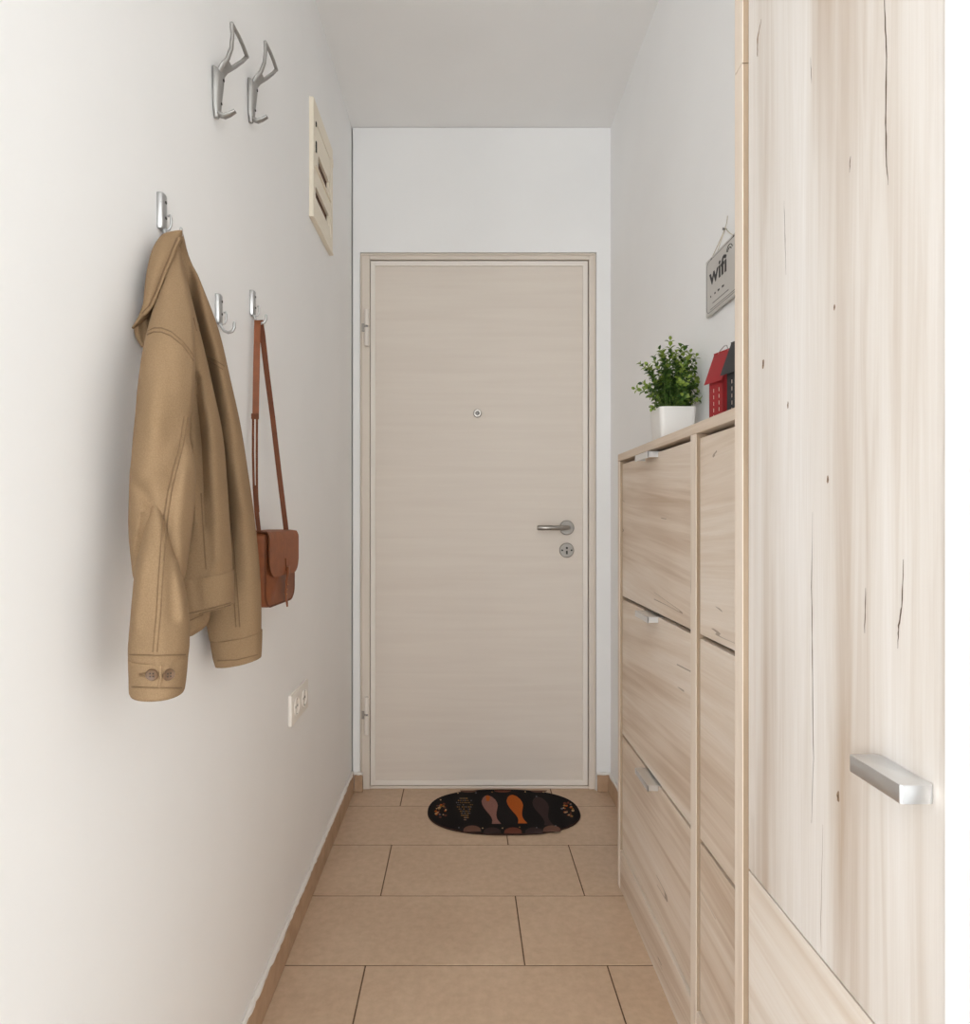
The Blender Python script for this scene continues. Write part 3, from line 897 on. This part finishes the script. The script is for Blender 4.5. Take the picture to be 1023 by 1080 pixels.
m.strip([at_y(274.3, 337.5, yh + .004), at_y(276.6, 352, yh + .012), at_y(281, 390, yh + .030), at_y(287.5, 440, yh + .048), at_y(294.5, 500, yh + .062), at_y(302.5, 565, yh + .074)], [.0115, .0115, .011, .0105, .0105, .0105], .0025, (1, .4, 0))
m.build('strap', [M['leather2']], bg, 50)

# ------------------------------------------------------------------ fuse box
FX = XL + .012
fb = thing('fuse_box', (XL, 1.985, 1.89), 'cream wall panel with two brown slots near the ceiling', 'fuse box')
fy0, fy1, fz0, fz1 = 1.846, 2.118, 1.893, 2.222
m = MB()
# plate built around its two slots
def plate_with_slots(m, y0, y1, z0, z1, slots, x0, x1):
    zs_ = sorted({z0, z1} | {z for s in slots for z in s[2:]})
    for za, zb in zip(zs_[:-1], zs_[1:]):
        cut = [s for s in slots if s[2] < (za + zb) / 2 < s[3]]
        if cut:
            s = cut[0]
            m.box(x0, x1, y0, s[0], za, zb); m.box(x0, x1, s[1], y1, za, zb)
        else:
            m.box(x0, x1, y0, y1, za, zb)
plate_with_slots(m, fy0, fy1, fz0, fz1, [(1.872, 2.085, 1.930, 2.172)], XL, FX)
m.box(XL, FX + .002, fy0 - .003, fy1 + .003, fz0 - .006, fz0, 0, .001, 1)
m.box(FX, FX + .0025, fy1 - .016, fy1 - .002, 2.165, 2.19, 0, .001, 1)
m.box(XL, XL + .001, fy0 + .004, fy1 - .004, fz0 + .004, fz1 - .004, 1)
m.build('cover_frame', [M['cream'], M['slot']], fb)
m = MB(); plate_with_slots(m, 1.8735, 2.0835, 1.9315, 2.046, [(1.880, 2.066, 1.957, 1.990)], XL + .003, FX - .0015); m.box(FX - .0015, FX + .003, 1.8735, 2.0835, 2.040, 2.046)
m.build('lower_slat', M['cream'], fb)
m = MB(); plate_with_slots(m, 1.8735, 2.0835, 2.049, 2.1705, [(1.912, 2.066, 2.052, 2.094)], XL + .003, FX - .001)
m.box(FX - .001, FX + .0015, 1.876, 1.884, 2.085, 2.115, 1); m.box(FX - .001, FX + .0012, 1.875, 1.883, 2.158, 2.170, 1)
m.build('upper_slat', [M['cream'], M['dark']], fb)

# ------------------------------------------------------------------ wall socket
so = thing('wall_socket', (XL, 1.717, .538), 'white double wall socket low on the left wall', 'socket')
sx = XL + .0085
y0_, y1_ = at_x(304, 0, XL).y, .4185 * F / (CX - 325)
z0_, z1_ = .536, .614
m = MB(); m.box(XL, sx, y0_, y1_, z0_, z1_, 0, .002, 2)
yc1, yc2 = y0_ + (y1_ - y0_) * .27, y0_ + (y1_ - y0_) * .73
zc_ = (z0_ + z1_) / 2
m.build('cover_plate', M['socket'], so, 40)
for yc in (yc1, yc2):
    m = MB()
    m.lathe([(.0235, 0), (.0235, .0028), (.0215, .0032), (.0195, .0018), (.0190, .0004), (0, .0004)], (sx - .0002, yc, zc_), (1, 0, 0), 36)
    for q in (-.0095, .0095):
        m.lathe([(.0034, .0004), (.0034, .0009), (0, .0009)], (sx - .0002, yc + q, zc_), (1, 0, 0), 12, 1)
    for q in (-1, 1):
        m.box(sx, sx + .002, yc - .004, yc + .004, zc_ + q * .0185 - .001, zc_ + q * .0185 + .001, 2)
    m.build('socket_insert', [M['socket'], M['dark'], M['steel']], so, 40)

# ------------------------------------------------------------------ doormat
mt = MB()
A_, B_ = .2715, .181
mc = Vector((.146, 2.372, 0))
def oval(k_, z, n_=80, p=2.35):
    r = []
    for j in range(n_):
        a = 2 * PI * j / n_
        cs, sn = math.cos(a), math.sin(a)
        r.append(Vector((mc.x + A_ * k_ * math.copysign(abs(cs) ** (2 / p), cs), mc.y + B_ * k_ * math.copysign(abs(sn) ** (2 / p), sn), z)))
    return r
mt.loft([oval(.995, .0002), oval(1, .002), oval(1, .0024), oval(.99, .006)], 1, True, False)
mt.poly(oval(.99, .006), 0)
ZM = .0062
def mp(px, py): return at_z(px, py, ZM)
def patch(pts, mi, lift=.0003):
    ps = [mp(*q) for q in pts]
    d_ = Vector((0, 0, lift))
    mt.prism([p - Vector((0, 0, .0005)) for p in ps], Vector((0, 0, .0005 + lift)), mi)
def fish(x, y, sx_, mi, lean):
    o = [(0, 0), (.42, .10), (.75, .30), (.92, .52), (.95, .72), (.85, .92), (.72, 1.15), (.62, 1.40), (.64, 1.62), (.78, 1.80), (1.02, 2.0), (.35, 2.0), (-.02, 2.0), (.10, 1.78), (.06, 1.58), (-.10, 1.38), (-.36, 1.15), (-.62, .90), (-.78, .65), (-.80, .42), (-.60, .18), (-.32, .04)]
    patch([(x + a * sx_ + lean * b * 1.0, y + b * 15.0) for a, b in o], mi, .0004)
    return o
# (positions measured on the photograph's mat, laid flat on the mat's top)
fish(514.5, 838.8, 9.4, 2, 2.2)
fish(540.5, 838.3, 9.4, 3, 3.0)
fish(567.5, 840.3, 9.4, 4, 3.4)
patch([(512, 840), (514.5, 838.8), (517, 840.5), (516, 845), (513, 845)], 3, .0006)
# fish made of small dashes
for i in range(11):
    for j in range(9):
        u_, w_ = (j - 4) / 4.4, i / 10
        half = 10.5 * math.sin(PI * (.06 + .90 * w_ ** .8)) ** .55 * (1 - .62 * w_)
        x = 489.5 + u_ * half + (.6 if i % 2 else -.6) + w_ * 1.5
        y = 842 + w_ * 22.5
        if random.random() < .12 or abs(u_) > 1: continue
        s = random.uniform(.55, .85)
        patch([(x - s, y), (x, y - s * .8), (x + s, y), (x, y + s * .8)], 5 if random.random() < .75 else 7)
for (cx_, cy_, sgn) in ((464.5, 853, 1), (598.5, 852, -1)):
    for i in range(26):
        a = random.uniform(0, 2 * PI); q = random.uniform(0, 1) ** .5
        x, y = cx_ + sgn * (math.cos(a) * 7 * q + math.sin(a) * q * 1.5), cy_ + math.sin(a) * 10 * q
        if sgn < 0: x += (y - cy_) * .55
        s = random.uniform(.8, 1.7)
        patch([(x - s, y), (x - s * .4, y - s * .6), (x + s * .6, y - s * .5), (x + s, y), (x + s * .3, y + s * .6), (x - s * .5, y + s * .5)], random.choice([5, 6, 6, 7, 8, 8, 3]))
# scallops along both long edges, with small dots between
for k_, x in enumerate((498, 519, 541, 563, 582)):
    cy0 = 879.0 if k_ not in (0, 4) else 877.0
    patch([(x + 9.5 * math.cos(PI * q / 8), cy0 - 5.2 * math.sin(PI * q / 8) - (1.2 if 0 < q < 8 else 0)) for q in range(9)], (9, 4, 8, 4, 9)[k_])
for k_, x in enumerate((494, 530, 568)):
    patch([(x + 9 * math.cos(PI * q / 8), 833.6 + 2.2 * math.sin(PI * q / 8)) for q in range(9)], (9, 8, 9)[k_])
for x, y in ((484, 873), (509, 873.5), (530, 873.5), (548, 872.5), (566, 873), (586, 871), (483, 836.5), (502, 836.2), (519, 835.5), (554, 835.2), (573, 835.5), (565.8, 840)):
    s = .9
    patch([(x - s, y), (x, y - s * .7), (x + s, y), (x, y + s * .7)], random.choice([5, 7, 6]), .0006)
o = mt.build('doormat', [M['mat'], M['mat_rim'], M['f_pink'], M['f_orange'], M['f_dark'], M['f_ochre'], M['f_sand'], M['f_grey'], M['f_rust'], M['f_brown']])
tag(o, 'black oval doormat with coloured fish motifs at the door', 'doormat')

# ------------------------------------------------------------------ sign
SX = XR - .011
sg = thing('hanging_sign', (XR - .006, 1.426, 1.507), 'small grey wifi sign hanging from twine on the right wall', 'sign')
sy0, sy1, sz0, sz1 = 1.330, 1.5205, 1.5065, 1.6345
m = MB()
m.box(SX, SX + .006, sy0, sy1, sz0, sz1, 0, .001, 1)
def arc_path(pts): return [Vector((SX - .0002, y_, z_)) for y_, z_ in pts]
bd_ = []
for cy_, cz_, a0 in ((sy0 + .02, sz0 + .02, 180), (sy1 - .02, sz0 + .02, 270), (sy1 - .02, sz1 - .02, 0), (sy0 + .02, sz1 - .02, 90)):
    for i in range(7):
        a = R(a0 + 15 * i)
        bd_.append((cy_ + .014 * math.cos(a), cz_ + .014 * math.sin(a)))
m.tube(arc_path(bd_), .0006, 6, 2, loop=True)
for (y_, z_) in ((1.487, sz1 - .005), (1.365, sz1 - .005)):
    m.lathe([(.0025, 0), (.0025, .0006), (0, .0006)], (SX + .0002, y_, z_), (-1, 0, 0), 10, 1)
board = m.build('board', [M['signboard'], M['ink'], M['inkgrey']], sg)
cu_ = bpy.data.curves.new('wifi_text', 'FONT')
cu_.body = 'wifi'; cu_.size = 1.0; cu_.extrude = .0; cu_.offset = .022
to = bpy.data.objects.new('wifi_text_source', cu_)
COL.objects.link(to)
dg = bpy.context.evaluated_depsgraph_get()
me_ = bpy.data.meshes.new_from_object(to.evaluated_get(dg))
COL.objects.unlink(to); bpy.data.objects.remove(to)
xs_ = [v.co.x for v in me_.vertices]; zs_ = [v.co.y for v in me_.vertices]
x0_, x1_, h1_ = min(xs_), max(xs_), max(zs_)
b2 = bmesh.new(); b2.from_mesh(me_)
for v in b2.verts:
    fx, fz_ = (v.co.x - x0_) / (x1_ - x0_), v.co.y / h1_
    v.co = Vector((SX - .0004, 1.4985 - .098 * fx, 1.572 + .0385 * fz_))
m = MB(); m.add(b2, 0)
# two little arcs over the last letter, then the small lines of print
for rr in (.010, .016):
    m.tube([Vector((SX - .0004, 1.385 + rr * math.cos(R(a)), 1.6045 + rr * math.sin(R(a)))) for a in range(20, 165, 15)], .0008, 6)
for y_, w_ in ((1.492, .004), (1.468, .006), (1.449, .009), (1.426, .011)):
    m.box(SX - .0004, SX, y_ - w_, y_, 1.544, 1.548, 0)
for y_ in np.arange(1.479, 1.394, -.0075):
    m.box(SX - .0004, SX, y_ - .006, y_, 1.527, 1.529, 1)
for y_ in np.arange(1.492, 1.36, -.009):
    m.box(SX - .0004, SX, y_ - .0075, y_, 1.5165, 1.518, 1)
m.build('lettering', [M['ink'], M['inkgrey']], sg)
m = MB()
pk = Vector((XR - .004, 1.426, 1.672))
for y_ in (1.487, 1.365):
    p0 = Vector((SX + .0005, y_, sz1 - .004))
    m.tube([p0, p0.lerp(pk, .5) + Vector((0, 0, -.002)), pk], .0011, 6)
p0 = Vector((SX + .003, 1.461, sz1 - .001)); m.tube([p0, pk + Vector((0, .002, -.001))], .0009, 6)
m.tube([pk, pk + Vector((.001, -.006, .010)), pk + Vector((.001, -.010, .022))], .0008, 6)
m.build('twine', M['twine'], sg)
m = MB(); m.lathe([(.0012, .001), (.0012, -.008), (.003, -.008), (.003, -.0092), (0, -.0092)], (XR, 1.426, 1.6705), (1, 0, 0), 12)
tag(m.build('nail', M['wire']), 'small nail in the right wall above the wifi sign', 'nail')

# ------------------------------------------------------------------ plant in its white pot
pc = Vector((.4995, 1.580, CZ))
pl = thing('potted_plant', pc, 'small bushy green plant in a white square pot on the cabinet', 'plant')
m = MB()
def rsq(hw, hd, z, r, n_=6):
    pts = []
    for sx_, sy_, a0 in ((1, -1, -90), (1, 1, 0), (-1, 1, 90), (-1, -1, 180)):
        for i in range(n_ + 1):
            a = R(a0 + 90 * i / n_)
            pts.append(pc + Vector((sx_ * (hw - r) + r * math.cos(a), sy_ * (hd - r) + r * math.sin(a), z)))
    return pts
PH = .0775
m.loft([rsq(.037, .039, .0, .009), rsq(.039, .041, .003, .010), rsq(.0430, .0450, PH - .001, .011), rsq(.0423, .0443, PH, .011), rsq(.0407, .0427, PH, .010), rsq(.0395, .0415, PH - .014, .010)], 0, True, False)
m.build('pot', M['pot'], pl, 40)
m = MB(); m.poly(rsq(.040, .042, PH - .012, .010)); m.build('soil', M['soil'], pl)
fo_, st_ = MB(), MB()
def leafblade(m, p, d, up, L, W, mi):
    d = d.normalized()
    s = d.cross(up)
    if s.length < 1e-3: s = d.cross(Vector((1, 0, 0)))
    s.normalize()
    nrm = s.cross(d).normalized()
    rowsl = ((0, .12, 0), (.28, .82, .05), (.55, 1.0, .05), (.80, .66, -.02), (1.0, .06, -.12))
    g = []
    for a, w, dz in rowsl:
        c_ = p + d * (L * a) + nrm * (L * dz)
        g.append([m.bm.verts.new(c_ - s * (W * w) + nrm * (W * w * .35)), m.bm.verts.new(c_), m.bm.verts.new(c_ + s * (W * w) + nrm * (W * w * .35))])
    for i in range(4):
        for j in range(2):
            m.face([g[i][j], g[i][j + 1], g[i + 1][j + 1], g[i + 1][j]], mi, True)
rp = random.Random(21)
tips = []
# stems aimed at the outline of the crown as the photo shows it, and more that fill its middle
aim = [(707, 359), (718, 366), (722, 367), (696, 369), (734, 376), (741, 385), (742, 400), (741, 413), (676, 384), (683, 386), (670, 410), (678, 405), (688, 430), (736, 422), (729, 428), (690, 378), (700, 372), (713, 372), (728, 372)]
for px, py in aim:
    tips.append(at_y(px, py, 1.572 + rp.uniform(-.03, .03)))
for _ in range(64):
    a = rp.uniform(0, 2 * PI); e = rp.uniform(.05, 1.0)
    rr = rp.uniform(.55, .97)
    tips.append(pc + Vector((math.cos(a) * .072 * math.cos(e * 1.2) * rr, math.sin(a) * .078 * math.cos(e * 1.2) * rr, PH - .008 + .150 * math.sin(.16 + e * 1.3) * rr)))
for tip in tips:
    tip.x = min(tip.x, XR - .010)
    base = pc + Vector((rp.uniform(-.026, .026), rp.uniform(-.028, .028), PH - .014))
    base = base.lerp(Vector((tip.x, tip.y, base.z)), .12)
    base.x = min(max(base.x, pc.x - .026), pc.x + .026); base.y = min(max(base.y, pc.y - .028), pc.y + .028)
    ctrl = base.lerp(tip, .5) + Vector((0, 0, .022)) + Vector((rp.uniform(-.006, .006), rp.uniform(-.006, .006), 0))
    L = (tip - base).length
    pts = []
    nn = 10
    for i in range(nn + 1):
        q = i / nn
        pts.append(base * (1 - q) ** 2 + ctrl * 2 * q * (1 - q) + tip * q * q)
    st_.tube(pts, [.0014 - .0008 * i / nn for i in range(nn + 1)], 5)
    pairs = max(5, int(L / .0105))
    ph0 = rp.uniform(0, PI)
    for k_ in range(pairs + 1):
        q = .16 + .84 * k_ / pairs
        i = min(int(q * nn), nn - 1); f = q * nn - i
        p = pts[i].lerp(pts[i + 1], f)
        dr = (pts[i + 1] - pts[i]).normalized()
        u = dr.cross(Vector((.3, .2, 1))).normalized(); w = dr.cross(u)
        a0 = ph0 + k_ * PI / 2
        last = k_ == pairs
        for a in (a0, a0 + PI):
            out = u * math.cos(a) + w * math.sin(a)
            dd = (out * .85 + dr * (.95 if last else .55) + Vector((rp.uniform(-.15, .15), rp.uniform(-.15, .15), rp.uniform(-.1, .15))))
            Ls = rp.uniform(.012, .0165) * (.8 if last else 1)
            if p.x + dd.normalized().x * Ls > XR - .002: continue
            leafblade(fo_, p, dd, dr, Ls, Ls * .32, 1 if (q > .82 and rp.random() < .75) or rp.random() < .06 else 0)
st_.build('stems', M['stem'], pl, 60)
fo_.build('foliage', [M['leaf'], M['young']], pl)

# ------------------------------------------------------------------ house lanterns
def lantern(p0, mat, label):
    t75 = R(75)
    ex = Vector((math.cos(t75), -math.sin(t75), 0))        # along the front wall, towards the viewer
    ey = Vector((math.sin(t75), math.cos(t75), 0))         # into the house
    Wd, Dp, Hw, Hr = .042, .030, .079, .135
    o = Vector((p0[0], p0[1], CZ))
    P3 = lambda a, b, z: o + ex * a + ey * b + Vector((0, 0, z))
    t_ = thing('house_lantern', P3(Wd / 2, Dp / 2, 0), label, 'lantern', 'house lanterns on the cabinet')
    m = MB()
    th = .0016
    def wallpanel(org, du, dn, w, holes):
        """a thin wall w wide with real openings"""
        xs = sorted({0, w} | {x for h_ in holes for x in h_[:2]})
        zs = sorted({0, Hw} | {z for h_ in holes for z in h_[2:]})
        for xa, xb in zip(xs[:-1], xs[1:]):
            run = None
            for za, zb in zip(zs[:-1], zs[1:]):
                cx_, cz_ = (xa + xb) / 2, (za + zb) / 2
                if any(h_[0] < cx_ < h_[1] and h_[2] < cz_ < h_[3] for h_ in holes): continue
                q = [org + du * xa + Vector((0, 0, za)), org + du * xb + Vector((0, 0, za)), org + du * xb + Vector((0, 0, zb)), org + du * xa + Vector((0, 0, zb))]
                m.prism(q, dn * th)
    hf = []
    for cxx in (.0105, .0265):
        for k_ in range(5):
            hf.append((cxx, cxx + .0042, .008 + k_ * .0125, .0155 + k_ * .0125))
    wallpanel(P3(0, 0, 0), ex, ey, Wd, hf)
    hs = [(.012, .0165, .008 + k_ * .0125, .0155 + k_ * .0125) for k_ in range(4)]
    wallpanel(P3(Wd, 0, 0), ey, -ex, Dp, hs)
    wallpanel(P3(0, 0, 0), ey, ex, Dp, hs)
    wallpanel(P3(0, Dp, 0), ex, -ey, Wd, hf)
    for a in (0, Wd - th):
        m.prism([P3(a, 0, Hw), P3(a, Dp, Hw), P3(a, Dp / 2, Hr - .004)], ex * th)
    m.prism([P3(0, 0, 0), P3(Wd, 0, 0), P3(Wd, Dp, 0), P3(0, Dp, 0)], Vector((0, 0, .002)))
    body_ = m.build('body', mat, t_)
    m = MB()
    q = th + .0006
    m.prism([P3(q, q, .003), P3(Wd - q, q, .003), P3(Wd - q, Dp - q, .003), P3(q, Dp - q, .003)], Vector((0, 0, Hw - .004)))
    m.build('hole_backing', M['hole_backing'], body_)  # pale block added inside so the holes look bright
    m = MB()
    ov, oc = (.006, .0075) if mat is M['red'] else (.0085, .0085)
    dz = Hr - (Hr - Hw) * (Dp / 2 + oc) / (Dp / 2)
    zr = Hw - .004
    m.prism([P3(-ov, -oc, zr), P3(Wd + ov, -oc, zr), P3(Wd + ov, Dp / 2, Hr), P3(-ov, Dp / 2, Hr)], ey * .001 + Vector((0, 0, .002)))
    m.prism([P3(-ov, Dp + oc, zr), P3(Wd + ov, Dp + oc, zr), P3(Wd + ov, Dp / 2, Hr), P3(-ov, Dp / 2, Hr)], -ey * .001 + Vector((0, 0, .002)))
    m.build('roof', mat, t_)
    m = MB()
    m.tube([P3(Wd / 2 - .014, Dp / 2, Hr - .001), P3(Wd / 2 - .012, Dp / 2, Hr + .012), P3(Wd / 2 - .005, Dp / 2, Hr + .024), P3(Wd / 2 + .003, Dp / 2, Hr + .025), P3(Wd / 2 + .010, Dp / 2, Hr + .014), P3(Wd / 2 + .014, Dp / 2, Hr - .001)] if mat is M['black'] else
           [P3(Wd / 2 - .014, Dp / 2, Hr - .001), P3(Wd / 2 - .008, Dp / 2, Hr + .004), P3(Wd / 2 + .004, Dp / 2, Hr + .010), P3(Wd / 2 + .012, Dp / 2, Hr + .009), P3(Wd / 2 + .016, Dp / 2, Hr - .001)], .0008, 6)
    m.build('wire_handle', M['wire'], t_)
    return t_
lantern((.475, 1.279), M['red'], 'red house-shaped lantern right beside the plant pot')
lantern((.4745, 1.192), M['black'], 'dark grey house-shaped lantern between the red one and the wardrobe')

# ------------------------------------------------------------------ light, sky, camera
def area(name, loc, rot, sx_, sy_, power, col):
    L = bpy.data.lights.new(name, 'AREA')
    L.shape = 'RECTANGLE'; L.size = sx_; L.size_y = sy_; L.energy = power; L.color = col
    o = bpy.data.objects.new(name, L)
    o.location = loc; o.rotation_euler = rot
    COL.objects.link(o)
    return o
# area light in the unseen rear opening, added to light the hall
area('added_window_light', (0, YR - .05, 1.15), (R(90), 0, 0), 3.5, 1.9, 98, (.90, .945, .965))
# unseen point light without a fitting, added to fill the right side
def lamp(name, loc, r, power, col):
    L = bpy.data.lights.new(name, 'POINT'); L.energy = power; L.shadow_soft_size = r; L.color = col
    o = bpy.data.objects.new(name, L); o.location = loc; COL.objects.link(o)
lamp('right_side_fill_light', (-1.2, -2.0, 1.3), .35, 98, (.90, .94, .97))
W_ = bpy.data.worlds.new('sky'); S.world = W_; W_.use_nodes = True
W_.node_tree.nodes['Background'].inputs['Color'].default_value = (.95, .97, 1.0, 1)
W_.node_tree.nodes['Background'].inputs['Strength'].default_value = 1.0

cam = bpy.data.cameras.new('camera')
cam.sensor_fit = 'HORIZONTAL'; cam.sensor_width = 36.0
cam.lens = 36.0 * F / 1023.0
cam.shift_x = (511.5 - CX) / 1023.0
cam.shift_y = (CY - 540.0) / 1023.0
cam.clip_start = .02
co_ = bpy.data.objects.new('camera', cam)
co_.location = (0, 0, H); co_.rotation_euler = (R(90), 0, 0)
COL.objects.link(co_)
S.camera = co_
S.view_settings.view_transform = 'Standard'
S.view_settings.look = 'None'
S.view_settings.gamma = 1.0
S.view_settings.use_curve_mapping = False
S.view_settings.exposure = 0.05
S.cycles.max_bounces = 12
S.cycles.diffuse_bounces = 8
